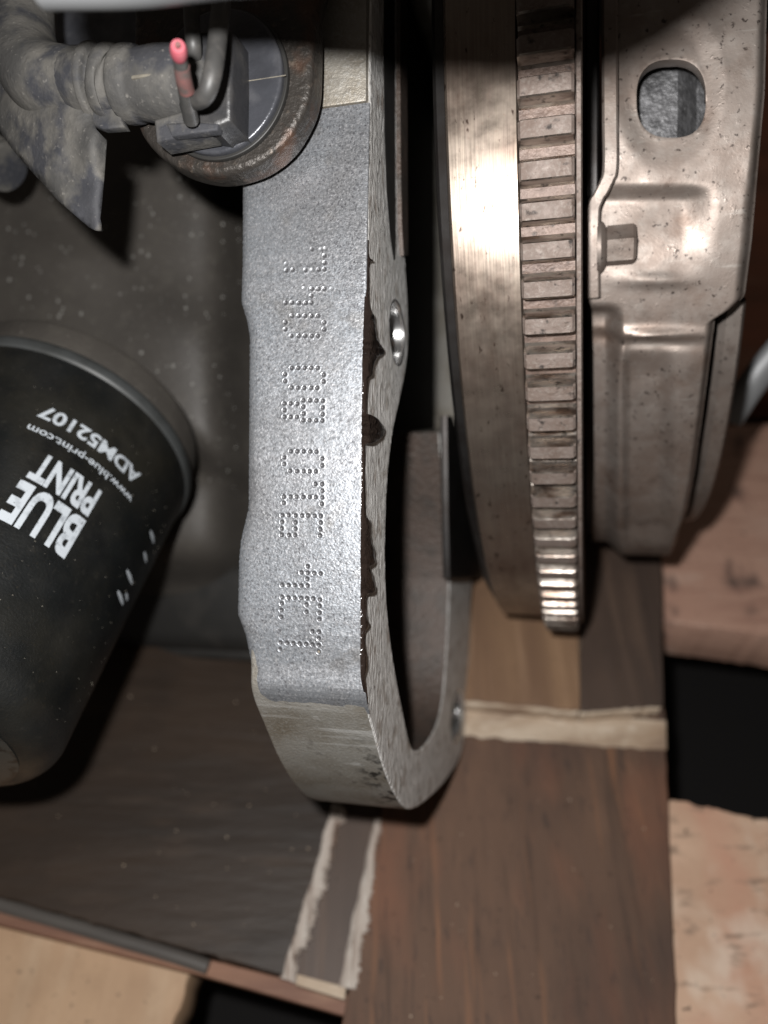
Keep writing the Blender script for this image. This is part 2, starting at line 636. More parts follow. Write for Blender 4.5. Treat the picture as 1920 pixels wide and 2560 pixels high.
fl = obj_from('floor', [(-1500, -1200, -150), (1500, -1200, -150), (1500, 2200, -150), (-1500, 2200, -150)], [[0, 1, 2, 3]], 'floor_dark', smooth=0)
tag(fl, kind='structure')


def zp(px, py, z=0.0):
    p = on_z(px, py, z)
    return (p.x, p.y)


def rough_edge(p, q, n, amp, seed, axis=None):
    """points from p to q with splintery offsets"""
    p, q = np.array(p), np.array(q)
    d = q - p
    nrm = np.array([-d[1], d[0]]) / np.linalg.norm(d)
    out = []
    for i in range(n + 1):
        t = i / n
        k = amp * (nz(t * n * .37 + seed, seed) + .6 * nz(t * n * 1.3 + seed, 5.1))
        out.append(tuple(p + d * t + nrm * k))
    return out


# ---- pallet (light boards below)
pal = thing('wooden_pallet', 'pale wooden pallet of bare boards under the stained boards', 'pallet', Matrix.Identity(4), (60, 120, -60))
def pboard(corners, z1, th, mat, label=None, name='plank', edges=None):
    pts = []
    for i in range(len(corners)):
        p, q = corners[i], corners[(i + 1) % len(corners)]
        e = rough_edge(p, q, 24, .8, i * 3.7 + corners[0][0] * .01)
        e[0] = tuple(p)
        pts += e[:-1]
    o = horizontal(name, pts, z1 - th, z1, mat, pal, .6)
    if label:
        o['label'] = label
    return o
ZP = -6.0
# big plank at the right, lower; the one above it; far ones
pboard([zp(1500, 2035, ZP), zp(1680, 1998, ZP), zp(1925, 2050, ZP), zp(2300, 2140, ZP), zp(2300, 2900, ZP), zp(1500, 2900, ZP)], ZP, 22, 'pallet_pine')
pboard([zp(1420, 1060, ZP), zp(2500, 1060, ZP), zp(2500, 1690, ZP), zp(1920, 1585, ZP), zp(1665, 1553, ZP), zp(1420, 1530, ZP)], ZP, 27, 'pallet_pink')
pboard([zp(1500, 60, ZP), zp(2800, 60, ZP), zp(2800, 950, ZP), zp(1500, 950, ZP)], ZP - 8, 22, 'pallet_red', 'reddish plank behind the clutch cover')
pboard([zp(-700, 2100, -14), zp(0, 2285, -14), zp(300, 2362, -14), zp(482, 2410, -14), zp(330, 2900, -14), zp(-700, 2900, -14)], -14, 22, 'pallet_pine_upright')

# ---- stained boards and blocks lying on it
b = horizontal('stained_board', [zp(962, 1650), zp(1656, 1650)] + rough_edge(zp(1657, 1660), zp(1706, 2900), 40, .5, 2) + [zp(790, 2900)] + rough_edge(zp(868, 2480), zp(955, 2010), 30, .5, 9)[1:-1], -13, 0, 'stained_board')
tag(b, 'wide dark brown stained board with orange grain streaks at lower right', 'board')

b = horizontal('plywood_board', [zp(-900, 1380, 1), zp(905, 1380, 1), zp(905, 1700, 1)] + rough_edge(zp(852, 1990, 1), zp(716, 2440, 1), 26, 1.2, 4) + rough_edge(zp(700, 2438, 1), zp(-10, 2238, 1), 40, .8, 6) + [zp(-900, 2010, 1)], -11, 1, 'film_board')
tag(b, 'dark grey film-faced plywood board under the oil filter', 'board')
plyboard = b
# narrow brown board between the two, with its pale cut end
b = horizontal('narrow_board', [zp(800, 1900, -2.5), zp(960, 1900, -2.5), zp(940, 2150, -2.5), zp(868, 2470, -2.5), zp(712, 2428, -2.5), zp(800, 2150, -2.5)], -12, -2.5, 'dark_timber')
tag(b, 'narrow reddish brown strip of board between two torn white edges', 'board')
b = horizontal('batten', [zp(-200, 2225, -6), zp(300, 2340, -6), zp(880, 2490, -6), zp(900, 2545, -6), zp(860, 2540, -6), zp(480, 2432, -6), zp(-200, 2262, -6)], -13, -6, 'edge_red')
tag(b, 'thin reddish batten along the lower edge of the dark plywood', 'batten')
b = horizontal('wood_chip', [zp(742, 2434, -1.5), zp(866, 2467, -1.5), zp(862, 2500, -1.5), zp(738, 2462, -1.5)], -5.8, -1.5, 'raw_edge')
tag(b, 'pale tan chip of wood under the narrow brown strip', 'wood chip')
# grey plastic edging strip
pth = [on_z(x, y, -4) for x, y in ((-150, 2212), (0, 2262), (150, 2305), (300, 2350), (430, 2388), (520, 2418))]
b = MB().add(sweep([tuple(p) for p in smooth_path([tuple(p) for p in pth])], 2.2, 10, squash=.8)).build('edging_strip', 'plastic_strip', None)
tag(b, 'thin grey strip along the front edge of the dark plywood', 'edging')

# torn white fibres: irregular splinter ribbons
def torn(p, q, w0, w1, z, seed, name, label, th=.8):
    n = 110
    p, q = np.array(p), np.array(q)
    d = (q - p) / np.linalg.norm(q - p)
    nn = np.array([-d[1], d[0]])
    L, Rr = [], []
    for i in range(n + 1):
        t = i / n
        c = p + (q - p) * t
        w = w0 + (w1 - w0) * t
        L.append(tuple(c + nn * (w * (.70 + .9 * nz(t * 7 + seed, 1) + 1.1 * abs(nz(t * 60 + seed, 2)) ** 1.5 + .5 * abs(nz(t * 23, seed))))))
        Rr.append(tuple(c - nn * (w * (.55 + .25 * nz(t * 7 + seed, 3)))))
    rows = []
    for i in range(n + 1):
        a_, b_ = np.array(L[i]), np.array(Rr[i])
        for k in range(5):
            s = k / 4
            c = a_ + (b_ - a_) * s
            hgt = z + (th * (.5 + .8 * nz(c[0] * .5, c[1] * .12, seed)) if 0 < k < 4 else -1.2)
            rows.append((c[0], c[1], hgt))
    f = []
    for i in range(n):
        for k in range(4):
            f.append([i * 5 + k, i * 5 + k + 1, i * 5 + k + 6, i * 5 + k + 5])
    o = obj_from(name, np.array(rows) - np.array((p[0], p[1], z)), f, 'torn_white', None, Matrix.Translation(Vector((p[0], p[1], z)) * S), 50)
    tag(o, label, 'splinter', 'torn white wood edges')
    return o
torn(zp(842, 2015), zp(712, 2450), 4.4, 3.8, 1.0, 3.3, 'torn_wood', 'longer white torn wood edge beside the dark grey plywood')
torn(zp(945, 2045), zp(866, 2470), 2.6, 4.6, .2, 8.1, 'torn_wood', 'shorter white torn wood edge along the wide brown board')
b = torn(zp(885, 2520, -4), zp(1010, 2570, -4), 2.4, 3, -4, 5.5, 'torn_wood', 'white torn scrap at the bottom edge under the brown board')

# block timbers behind the flange, pale front edge faces the camera
ZB = 9.0
def block(x0, x1, y0, y1, mat, name, label):
    front_ = rough_edge(zp(x0, y0, ZB), zp(x1, y1, ZB), 24, .7, 1.3 + x0)
    poly = front_ + rough_edge(zp(x1, y1, ZB), zp(x1 - 6, 1100, ZB), 20, .4, 4.3)[1:] + [zp(x0, 1100, ZB)]
    c = front_[0]
    t = thing(name, label, 'timber', Matrix.Identity(4), (c[0], c[1], .3), 'timber blocks under the flywheel')
    horizontal('top_board', poly, ZB - 1.5, ZB, mat, t, .3)
    poly = rough_edge(zp(x0, y0 + 6, ZB), zp(x1 - 2, y1 + 6, ZB), 40, .8, 7.3 + x0) + [zp(x1 - 8, 1100, ZB), zp(x0, 1100, ZB)]
    horizontal('core', poly, .3, ZB - 1.7, 'raw_edge', t, .3)
    return t
block(1010, 1450, 1735, 1775, 'block_timber', 'timber_block', 'orange brown timber block with pale cut front face under the flywheel')
block(1452, 1658, 1776, 1762, 'dark_timber', 'timber_block', 'dark brown timber block with pale cut front face beside the black gap')

o = horizontal('bare_strip', rough_edge(zp(1150, 1758, 1.5), zp(1666, 1800, 1.5), 20, .3, 2.2) + rough_edge(zp(1668, 1876, 1.5), zp(1150, 1838, 1.5), 40, .9, 5.2), .2, 1.5, 'raw_edge')
tag(o, 'pale strip of bare torn wood in front of the timber blocks', 'wood strip')

# ================================================================== ENGINE
AV, AW = 114.0, -160.0         # crankshaft axis (v, w)
eng = thing('engine_block', 'grey aluminium engine block flange with a dot-stamped number on its pad', 'engine', ENG, (0, -90, -60))

# ---- mounting flange: a wide loop in the (v, w) plane, 26 mm thick
def va(px, py, a=0.0):
    p = on_a(px, py, a)
    return (p[1], p[2])
front = [(240, -16), (110, -5.6), (86, -4.6), (60, -2.8), (30, -1.2), (0, -.6), (-20, -.6), (-33, -.8)]
outer_px = [(915, 1752), (936, 1835), (962, 1925), (990, 1990), (1022, 2024), (1062, 2006), (1116, 1950), (1152, 1885), (1167, 1790), (1173, 1650), (1176, 1500)]
outer = front + [va(*p) for p in outer_px] + [(60, -185), (110, -185)]
outer = [tuple(p) for p in smooth_path(front + [va(*p) for p in outer_px], 5)] + [(10, -190), (30, -235), (240, -235)]
in_px = [(1012, 500), (1013, 640), (1019, 740), (1021, 850), (1014, 930), (998, 1010), (983, 1080), (971, 1180), (965, 1300), (964, 1420), (970, 1540), (984, 1650), (1004, 1760), (1030, 1868), (1062, 1862), (1096, 1800), (1112, 1700), (1120, 1560), (1124, 1440)]
inner = [(98, va(1012, 0)[1])] + [va(*p) for p in in_px] + [(20, -105), (98, -120)]
inner = [(215, va(1011, 100)[1] - 12), (98, va(1011, 100)[1])] + [tuple(p) for p in smooth_path([va(*p) for p in in_px], 4)] + [va(1112, 1250), va(1098, 1080), (40, -215), (215, -215)]
bolt_c = va(992, 832)
hole = [(bolt_c[0] + 7.4 * math.cos(t), bolt_c[1] + 7.4 * math.sin(t)) for t in np.linspace(0, 2 * math.pi, 40, endpoint=False)]
hole2_c = va(1142, 1790)
hole2 = [(hole2_c[0] + 8.5 * math.cos(t), hole2_c[1] + 13 * math.sin(t)) for t in np.linspace(0, 2 * math.pi, 40, endpoint=False)]
# slot-like pocket between the outer wall and the inner rib
pk = [va(958, 190), va(957, 330), va(962, 480), va(975, 610), va(984, 660), va(988, 600), va(988, 400), va(988, 190)]
pocket = [(98, va(958, 80)[1])] + pk + [(98, va(988, 80)[1])]
TH = 26.0
v, f = prism([outer, inner, hole, hole2], TH / 2, .7, 2)
mb = MB().add((v, f), Matrix.Translation((-TH / 2, 0, 0)) @ VWA)
flange = mb.build('flange', 'cast_aluminium', eng, smooth=40)
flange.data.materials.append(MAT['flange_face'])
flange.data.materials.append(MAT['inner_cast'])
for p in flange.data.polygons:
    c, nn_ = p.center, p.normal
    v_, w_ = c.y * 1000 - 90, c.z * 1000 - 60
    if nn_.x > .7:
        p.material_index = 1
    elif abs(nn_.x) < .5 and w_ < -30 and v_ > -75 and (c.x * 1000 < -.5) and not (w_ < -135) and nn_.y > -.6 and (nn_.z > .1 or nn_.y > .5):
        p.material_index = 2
# bright bore of the bolt holes
for (cc, r, ry, nm) in ((bolt_c, 7.25, 7.25, 'bolt_bore'), (hole2_c, 8.3, 12.8, 'bolt_bore')):
    n = 40
    v, f = [], []
    for k in range(n):
        t = 2 * math.pi * k / n
        for a_, s in ((.12, 1.10), (.10, 1.06), (-1.0, 1.0), (-TH + 1, 1.0), (-TH + 1, 1.02), (-1.2, 1.02)):
            v.append((a_, cc[0] + r * s * math.cos(t), cc[1] + ry * s * math.sin(t)))
    for k in range(n):
        j = (k + 1) % n
        for q in range(5):
            f.append([k * 6 + q, j * 6 + q, j * 6 + q + 1, k * 6 + q + 1])
    MB().add((v, f)).build(nm, 'bright_bore', eng)

# raised sealing rim and inner rib at the upper flange, with a flat dark strip painting the recess shade between them
def rib_strip(pts, half_px, a0, a1, mat, name):
    mb_ = MB()
    loop = [va(x - h, y) for (x, y), h in zip(pts, half_px)] + [va(x + h, y) for (x, y), h in reversed(list(zip(pts, half_px)))]
    v, f = prism([loop], (a1 - a0) / 2, .25, 1)
    mb_.add((v, f), Matrix.Translation(((a0 + a1) / 2, 0, 0)) @ VWA)
    return mb_.build(name, mat, eng)
slot_shade = rib_strip([(972, -40), (972, 150), (973, 330), (976, 480), (981, 590), (985, 650)], [13, 14, 13, 11, 7, 1.5], -.3, .15, 'oil_pan_black', 'slot_shade')
rib = rib_strip([(1000, -40), (1000, 200), (1001, 400), (1003, 560), (1006, 640)], [9, 9, 9, 8, 6], -.5, 1.0, 'inner_cast', 'gasket_strip')
rib['label'] = 'reddish brown strip of old gasket'

v, f = prism([[va(*p) for p in ((1096, 1040), (1110, 1040), (1168, 1180), (1188, 1330), (1192, 1446), (1104, 1446), (1100, 1300))]], 1.2, .4, 2)
MB().add((v, f), Matrix.Translation((1.6, 0, 0)) @ VWA).build('dust_plate', 'dark_steel', eng)

# ---- number pad: fine surface with every punched dot as a real crater
dotsA = '''690,80,.5 765,80,.3 805,75,.4 800,135,.6 800,197,.8 798,252,.8 748,255,.8 692,258,.4 635,260,.6 525,258,.7 470,262,.6 467,205,.4
690,422,.7 745,422,.8 798,422,.8 860,422,.3 625,415,.3 685,483,.8 685,541,.8 637,543,.8 578,543,.8 518,541,.8 463,543,.8
518,655,.8 575,655,.8 630,655,.9 687,655,.9 742,655,.9 461,712,.9 461,770,.7 795,712,.9 795,772,1 513,828,.7 575,828,.9 630,828,.9 687,828,1 740,828,1
515,1104 570,1104 626,1104 682,1104 739,1104 457,1160 457,1218 791,1163 790,1222 512,1275 567,1277 623,1277 683,1277 735,1277
615,1385 673,1385 728,1387 783,1389 450,1412 505,1412 563,1415 614,1441 783,1447 452,1470 617,1500 781,1505 451,1527 505,1528 558,1528 614,1557 668,1557 725,1558 779,1560'''
dotsB = '''508,97 562,98 618,98 673,99 728,101 450,150 449,208 779,161 778,220 501,266 561,269 617,270 669,270 722,270
720,380 778,381 778,438 446,490 503,490 556,491 614,493 669,492 722,493 778,496 446,543 775,551
433,650 487,650 548,652 603,653 654,653 711,655 765,657 431,708 547,712 765,713 429,764 546,767 761,770 429,821 490,822 544,822 759,826
653,1091 598,1145 653,1147 709,1151 764,1154 649,1201 432,1253 487,1254 542,1256 597,1258 651,1258
431,1358 487,1362 540,1364 596,1366 647,1368 700,1370 757,1379 429,1412 643,1423 756,1435 426,1470 642,1485 754,1493 424,1528 754,1549
694,1654 751,1658 749,1714 418,1750 476,1754 530,1757 584,1761 639,1764 694,1767 748,1773 415,1807,.6 748,1829'''
PADW = .35
_o = np.array(outer)
_n = int(np.argmin(_o[:, 0]))
_oo = _o[:_n][::-1]
def pad_w(v_):                 # the pad leans back a little towards its top and rolls under at its foot
    up = PADW + np.interp(v_, [-36, -33.5, -29, -20, 0, 30, 60, 86, 110], [-1.9, -1.18, -.7, -.35, -.25, -.85, -2.4, -4.2, -5.1])
    lo_ = np.interp(v_, _oo[:, 0], _oo[:, 1]) + .12 - .25 * np.clip((-39.5 - v_) / 3.5, 0, 1)
    k = np.clip((np.asarray(v_) + 34) / 8, 0, 1)
    return up * k + lo_ * (1 - k)
dots = []
for txt, oy in ((dotsA, 600), (dotsB, 1100)):
    for tok in txt.split():
        q = [float(x) for x in tok.split(',')]
        X, Y = 580 + q[0] / 3.456, oy + q[1] / 3.456
        p = on_w(X, Y, 0.0)
        p = on_w(X, Y, float(pad_w(p[1])))
        dots.append((p[0], p[1], q[2] if len(q) > 2 else 1.0))
st = .13
v_lo, v_hi = -43.0, 87.2
na, nv = int(26.6 / st), int((v_hi - v_lo) / st)
vv = np.linspace(v_hi, v_lo, nv)
# left edge of the pad wanders: a lip at the top, a nicked part, a wide lower lip
left = []
for q in vv:
    pw = float(pad_w(q))
    py = 1280 - F * (q / 165.0)
    left.append(np.interp(py, [270, 640, 740, 790, 830, 1270, 1350, 1400, 1640, 1690, 1780], [603, 601, 598, 612, 619, 616, 597, 592, 587, 608, 655]))
left = np.array([on_w(px_, 1280 - F * q / 166.0, float(pad_w(q)))[0] for px_, q in zip(left, vv)])
left = np.maximum(left, np.interp(vv, [-40, -33, -27, -20], [-25.9, -26.2, -27.3, -30]))
ker = np.ones(9) / 9
left = np.convolve(np.pad(left, 4, 'edge'), ker, 'valid') + np.array([.10 * nz(q * 1.5) for q in vv])
s_ = np.linspace(0, 1, na)
Agrid = left[:, None] + (0.12 - left[:, None]) * s_[None, :]
Vgrid = np.repeat(vv[:, None], na, 1)
Wgrid = pad_w(Vgrid)
# rolled outer edges
el = (Agrid - left[:, None]); er = .12 - Agrid
Wgrid = Wgrid - .9 * np.exp(-(el / .8) ** 1.0) * 1.2 - .25 * np.exp(-(er / .18))
# lower lip stands away from the block: softly rolled shoulder
# low-frequency unevenness and casting pits
tex = np.zeros_like(Wgrid)
for sc, am in ((.3, .016), (1.1, .003)):
    gx = (np.arange(0, 30, 1 / sc / 2)); gy = np.arange(-46, 92, 1 / sc / 2)
    g = rng.normal(size=(len(gy), len(gx)))
    ix = np.interp(Agrid, gx - 27.5, np.arange(len(gx))); iy = np.interp(Vgrid, gy, np.arange(len(gy)))
    x0 = np.clip(ix.astype(int), 0, len(gx) - 2); y0 = np.clip(iy.astype(int), 0, len(gy) - 2)
    fx = ix - x0; fy = iy - y0; fx = fx * fx * (3 - 2 * fx); fy = fy * fy * (3 - 2 * fy)
    tex += am * ((g[y0, x0] * (1 - fx) + g[y0, x0 + 1] * fx) * (1 - fy) + (g[y0 + 1, x0] * (1 - fx) + g[y0 + 1, x0 + 1] * fx) * fy)
Wgrid += tex * np.clip(el / 1.0, 0, 1) * np.clip(er / .6, 0, 1)
dot_mask = np.zeros_like(Wgrid)
for (da, dv, k) in dots:
    i0 = max(0, int((v_hi - dv - 1) / (v_hi - v_lo) * nv)); i1 = min(nv, int((v_hi - dv + 1) / (v_hi - v_lo) * nv) + 2)
    dd = np.sqrt((Agrid[i0:i1] - da) ** 2 + (Vgrid[i0:i1] - dv) ** 2)
    Wgrid[i0:i1] += k * (-.26 * np.exp(-(dd / .42) ** 3) + .075 * np.exp(-((dd - .60) / .13) ** 2))
    dot_mask[i0:i1] = np.maximum(dot_mask[i0:i1], (dd < .50 * (.8 + .2 * k)) * (k > .45))
verts = np.stack([Agrid, Vgrid, Wgrid], -1).reshape(-1, 3)
# skirt down into the casting on all four sides
idx = np.arange(nv * na).reshape(nv, na)
ring = np.concatenate([idx[0, :], idx[1:, -1], idx[-1, -2::-1], idx[-2:0:-1, 0]])
sk = verts[ring].copy(); sk[:, 2] -= 3.0
sk[:, 0] = np.where(sk[:, 0] > -1, -.8, sk[:, 0] + .5)
nb = len(verts)
quads = np.stack([idx[:-1, :-1], idx[1:, :-1], idx[1:, 1:], idx[:-1, 1:]], -1).reshape(-1, 4)
r2 = np.roll(ring, -1); ks = nb + np.arange(len(ring)); k2 = np.roll(ks, -1)
quads = np.concatenate([quads, np.stack([ring, r2, k2, ks], -1)])
verts = (np.concatenate([verts, sk]) - np.array(eng['org'])) * S
me = bpy.data.meshes.new('number_pad')
me.vertices.add(len(verts)); me.vertices.foreach_set('co', verts.ravel())
me.loops.add(quads.size); me.loops.foreach_set('vertex_index', quads.ravel().astype(np.int32))
me.polygons.add(len(quads)); me.polygons.foreach_set('loop_start', np.arange(0, quads.size, 4, dtype=np.int32))
me.update(calc_edges=True); me.validate()
pad = link('number_pad', me, 'machined_aluminium', eng, smooth=60)
pad.data.materials.append(MAT['dot_floor'])
dq = (dot_mask[:-1, :-1] + dot_mask[1:, :-1] + dot_mask[1:, 1:] + dot_mask[:-1, 1:]).ravel() >= 3
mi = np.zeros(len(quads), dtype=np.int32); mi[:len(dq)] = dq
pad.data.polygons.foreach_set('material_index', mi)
pad['label'] = 'bright machined pad with a stamped row of dotted digits'

# plain cast strip above the pad and shoulder below
mb = MB().add(bev_box(-TH + 8.5, -.5, 87.5, 112, -9, -3.7, .6))
mb.build('cast_boss', 'cast_aluminium', eng)

# ---- sealant residue on the face beside the pad: glossy brown blobs
def blob_strip(pts, name, seed):
    """(px, py, half width px) along the front edge of the face"""
    mb_ = MB()
    P = smooth_path(pts, 9)
    rows = []
    n = 9
    for i, p in enumerate(P):
        hw = max(p[2] * (1 + .10 * nz(i * .25, seed)), .5)
        for k in range(n):
            s = -1 + 2 * k / (n - 1)
            q = va(p[0] + hw * s, p[1])
            hgt = .05 + 1.3 * max(0, 1 - s * s) ** .5 * (.7 + .3 * nz(i * .12, s, seed)) * min(1, hw / 6)
            rows.append((hgt if 0 < k < n - 1 else -.3, q[0], q[1]))
    f = []
    for i in range(len(P) - 1):
        for k in range(n - 1):
            f.append([i * n + k, i * n + k + 1, (i + 1) * n + k + 1, (i + 1) * n + k])
    mb_.add((rows, f))
    return mb_.build(name, 'sealant', eng, smooth=80)
def edge_x(y):
    return np.interp(y, [280, 600, 900, 1300, 1690, 1760], [931, 918, 908, 904, 903, 918])
def blob(spec, seed):
    pts = [(edge_x(y) + 1 + w_ / 2, y, w_ / 2) for y, w_ in spec]
    blob_strip(pts, 'sealant_residue', seed)
blob([(600, 1.5), (640, 3), (652, 11), (660, 4), (700, 4), (770, 7), (795, 20), (820, 24), (850, 30), (868, 46), (884, 50), (892, 36), (905, 24), (935, 17), (948, 8), (990, 6), (1034, 6)], 1.1)
blob([(1034, 6), (1044, 30), (1058, 42), (1078, 56), (1092, 48), (1104, 30), (1112, 3)], 2.2)
blob([(1112, 3), (1200, 4), (1280, 5), (1300, 12), (1335, 14), (1365, 24), (1395, 30), (1410, 28), (1418, 13), (1436, 22), (1465, 30), (1480, 26), (1488, 8), (1540, 8), (1562, 12), (1580, 6), (1600, 5), (1660, 8), (1700, 5), (1740, 2), (1760, .6)], 3.3)

# ---- crankcase wall left of the flange: cast surface with soft folds
def wall_w(px, py):
    g = lambda cx, cy, sx, sy: math.exp(-((px - cx) / sx) ** 2 - ((py - cy) / sy) ** 2)
    w = -78 - 6 * ((px - 250) / 400) ** 2
    # thick rounded arm that sweeps down to the filter seat
    d = (py - 760) - (px - 100) * .55
    w += 7 / (1 + math.exp(-(d + 190) / 40)) - 22 / (1 + math.exp(-(d - 165) / 22))
    w += 2 * g(150, 640, 150, 60) + 1.0 * nz(px * .005, py * .005)
    w -= 30 / (1 + math.exp(-(py - 1430) / 24))
    w -= 30 / (1 + math.exp(-(px - 590) / 30))
    return w
v, f = [], []
xs = np.arange(-420, 700, 11.0); ysx = np.arange(-500, 1500, 12.0)
for y in ysx:
    for x in xs:
        w = wall_w(x, y)
        v.append(on_w(x, y, w))
nx = len(xs)
for i in range(len(ysx) - 1):
    for j in range(nx - 1):
        f.append([i * nx + j, (i + 1) * nx + j, (i + 1) * nx + j + 1, i * nx + j + 1])
# back side gives the wall its thickness
nb = len(v)
v += [(a_, q, w_ - 14) for a_, q, w_ in v]
f += [[nb + i for i in reversed(q)] for q in list(f)]
per = list(range(nx)) + [i * nx + nx - 1 for i in range(1, len(ysx))] + [(len(ysx) - 1) * nx + j for j in range(nx - 2, -1, -1)] + [i * nx for i in range(len(ysx) - 2, 0, -1)]
f += [[per[i], per[(i + 1) % len(per)], nb + per[(i + 1) % len(per)], nb + per[i]] for i in range(len(per))]
MB().add((v, f)).build('crankcase_wall', 'block_casting', eng, smooth=80)
# oil pan below, in the dark
pan = MB().add(bev_box(-230, -30, -56, -18, -190, -122, 8, 3))
pan.build('oil_pan', 'oil_pan_black', eng)
pan = MB().add(bev_box(-260, -24, -60, -54, -185, -130, 2, 3))
pan.build('pan_rail', 'oil_pan_black', eng)
# inner bulkhead closing the flange opening (its near-black colour paints in the shade)
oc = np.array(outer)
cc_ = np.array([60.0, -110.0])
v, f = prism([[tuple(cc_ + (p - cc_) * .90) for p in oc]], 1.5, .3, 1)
MB().add((v, f), Matrix.Translation((-TH - 1.6, 0, 0)) @ VWA).build('bulkhead', 'shade_black', eng)

# ================================================================== FLYWHEEL
fw = thing('flywheel', 'steel flywheel with toothed ring gear and a bright worn rim', 'flywheel', ENG, (30, AV, AW))
RT, RR = 159.8, 154.9          # tooth tip, root
def solve_a(px, th, r):
    lo_, hi_ = 5.0, 130.0
    for _ in range(40):
        m_ = (lo_ + hi_) / 2
        if eproj(m_, AV + r * math.sin(th), AW + r * math.cos(th))[0] < px:
            lo_ = m_
        else:
            hi_ = m_
    return lo_
A1, A2, A3 = solve_a(1107, R(-12), 157), solve_a(1292, R(-12), 160), solve_a(1436, R(-12), 160)
prof = [(A1 - .2, 60), (A1 - .2, 152.6), (A1, 153.3), (A1 + .6, 153.9), (A2 - .6, 154.2), (A2 - .1, 153.6), (A2 - .1, 120), (A2 - .1, 60)]
MB().add(lathe(prof, 260, AV, AW)).build('disc', 'turned_steel', fw, smooth=40)
prof = [(A1 - 4.2, 60), (A1 - 4.2, 140), (A1 - 3.6, 147.5), (A1 - 2.6, 149), (A1 - .8, 149.4), (A1 - .3, 149), (A1 - .3, 60)]
MB().add(lathe(prof, 200, AV, AW)).build('back_shoulder', 'dark_steel', fw, smooth=40)
rg = MB().add(lathe([(A2, 130), (A2, RR), (A3, RR), (A3, 130)], 260, AV, AW)).build('ring_gear', 'gear_root', fw, smooth=40)
lip = MB().add(lathe([(A3 + .1, 130), (A3 + .1, 155.6), (A3 + .4, 156.2), (A3 + 1.2, 156.2), (A3 + 1.5, 155.6), (A3 + 1.5, 130)], 260, AV, AW)).build('rear_lip', 'gear_steel', fw, smooth=40)
# one tooth, 124 copies: trapezoid with rounded crest and chamfered ends, worn on one flank
NT = 127
def tooth_mesh():
    v, f = [], []
    half = math.pi * RT / NT
    sec = [(-half * .99, RR - .4), (-half * .74, RR - .1), (-half * .60, RR + .8), (-half * .49, RT - .45), (-half * .42, RT - .03), (half * .42, RT), (half * .49, RT - .5), (half * .58, RR + .8), (half * .74, RR - .1), (half * .99, RR - .4)]
    for a_, sh in ((A2 + .02, .9), (A2 + .6, .18), (A2 + 1.3, 0), (A3 - 1.3, 0), (A3 - .6, .16), (A3 - .02, .7)):
        for t, r in sec:
            k = (r - RR) / (RT - RR)
            v.append((a_, t * (1 - .12 * sh * k), r - sh * k * 1.1))
    n = len(sec)
    for i in range(5):
        for k in range(n - 1):
            f.append([i * n + k, i * n + k + 1, (i + 1) * n + k + 1, (i + 1) * n + k])
    f.append(list(range(n))[::-1]); f.append([5 * n + k for k in range(n)])
    return v, f
v, f = tooth_mesh()
org = np.array(fw['org'])
tm = None
# first tooth edge seen at photo height 237
best = min(np.linspace(R(-25), R(10), 2000), key=lambda t: abs(eproj(38, AV + RT * math.sin(t), AW + RT * math.cos(t))[1] - 237))
for k in range(NT):
    th = best - (k + .72 - 6) * 2 * math.pi / NT
    if tm is None:
        # local axes: x = a, y = tangent, z = radial
        tm = bpy.data.meshes.new('tooth')
        tm.from_pydata([(a_ * S, t * S, r * S) for a_, t, r in v], [], f)
        tm.update()
        tm.materials.append(MAT['gear_steel'])
        tm.materials.append(MAT['worn_flank'])
        tm.materials.append(MAT['gear_root'])
        for p in tm.polygons:
            if abs(p.normal.y) > .75 and p.center.z * 1000 > RR + .3:
                p.material_index = 1
            elif p.center.z * 1000 < RR + .5 and p.normal.z > .3:
                p.material_index = 2
        tm.polygons.foreach_set('use_smooth', [True] * len(tm.polygons))
        tm.set_sharp_from_angle(angle=R(24))
    o = bpy.data.objects.new('tooth', tm)
    col.objects.link(o)
    o.parent = rg
    loc = Vector((0, AV, AW)) - Vector(org)
    o.matrix_local = Matrix.Translation(loc * S) @ Matrix.Rotation(-th, 4, 'X')

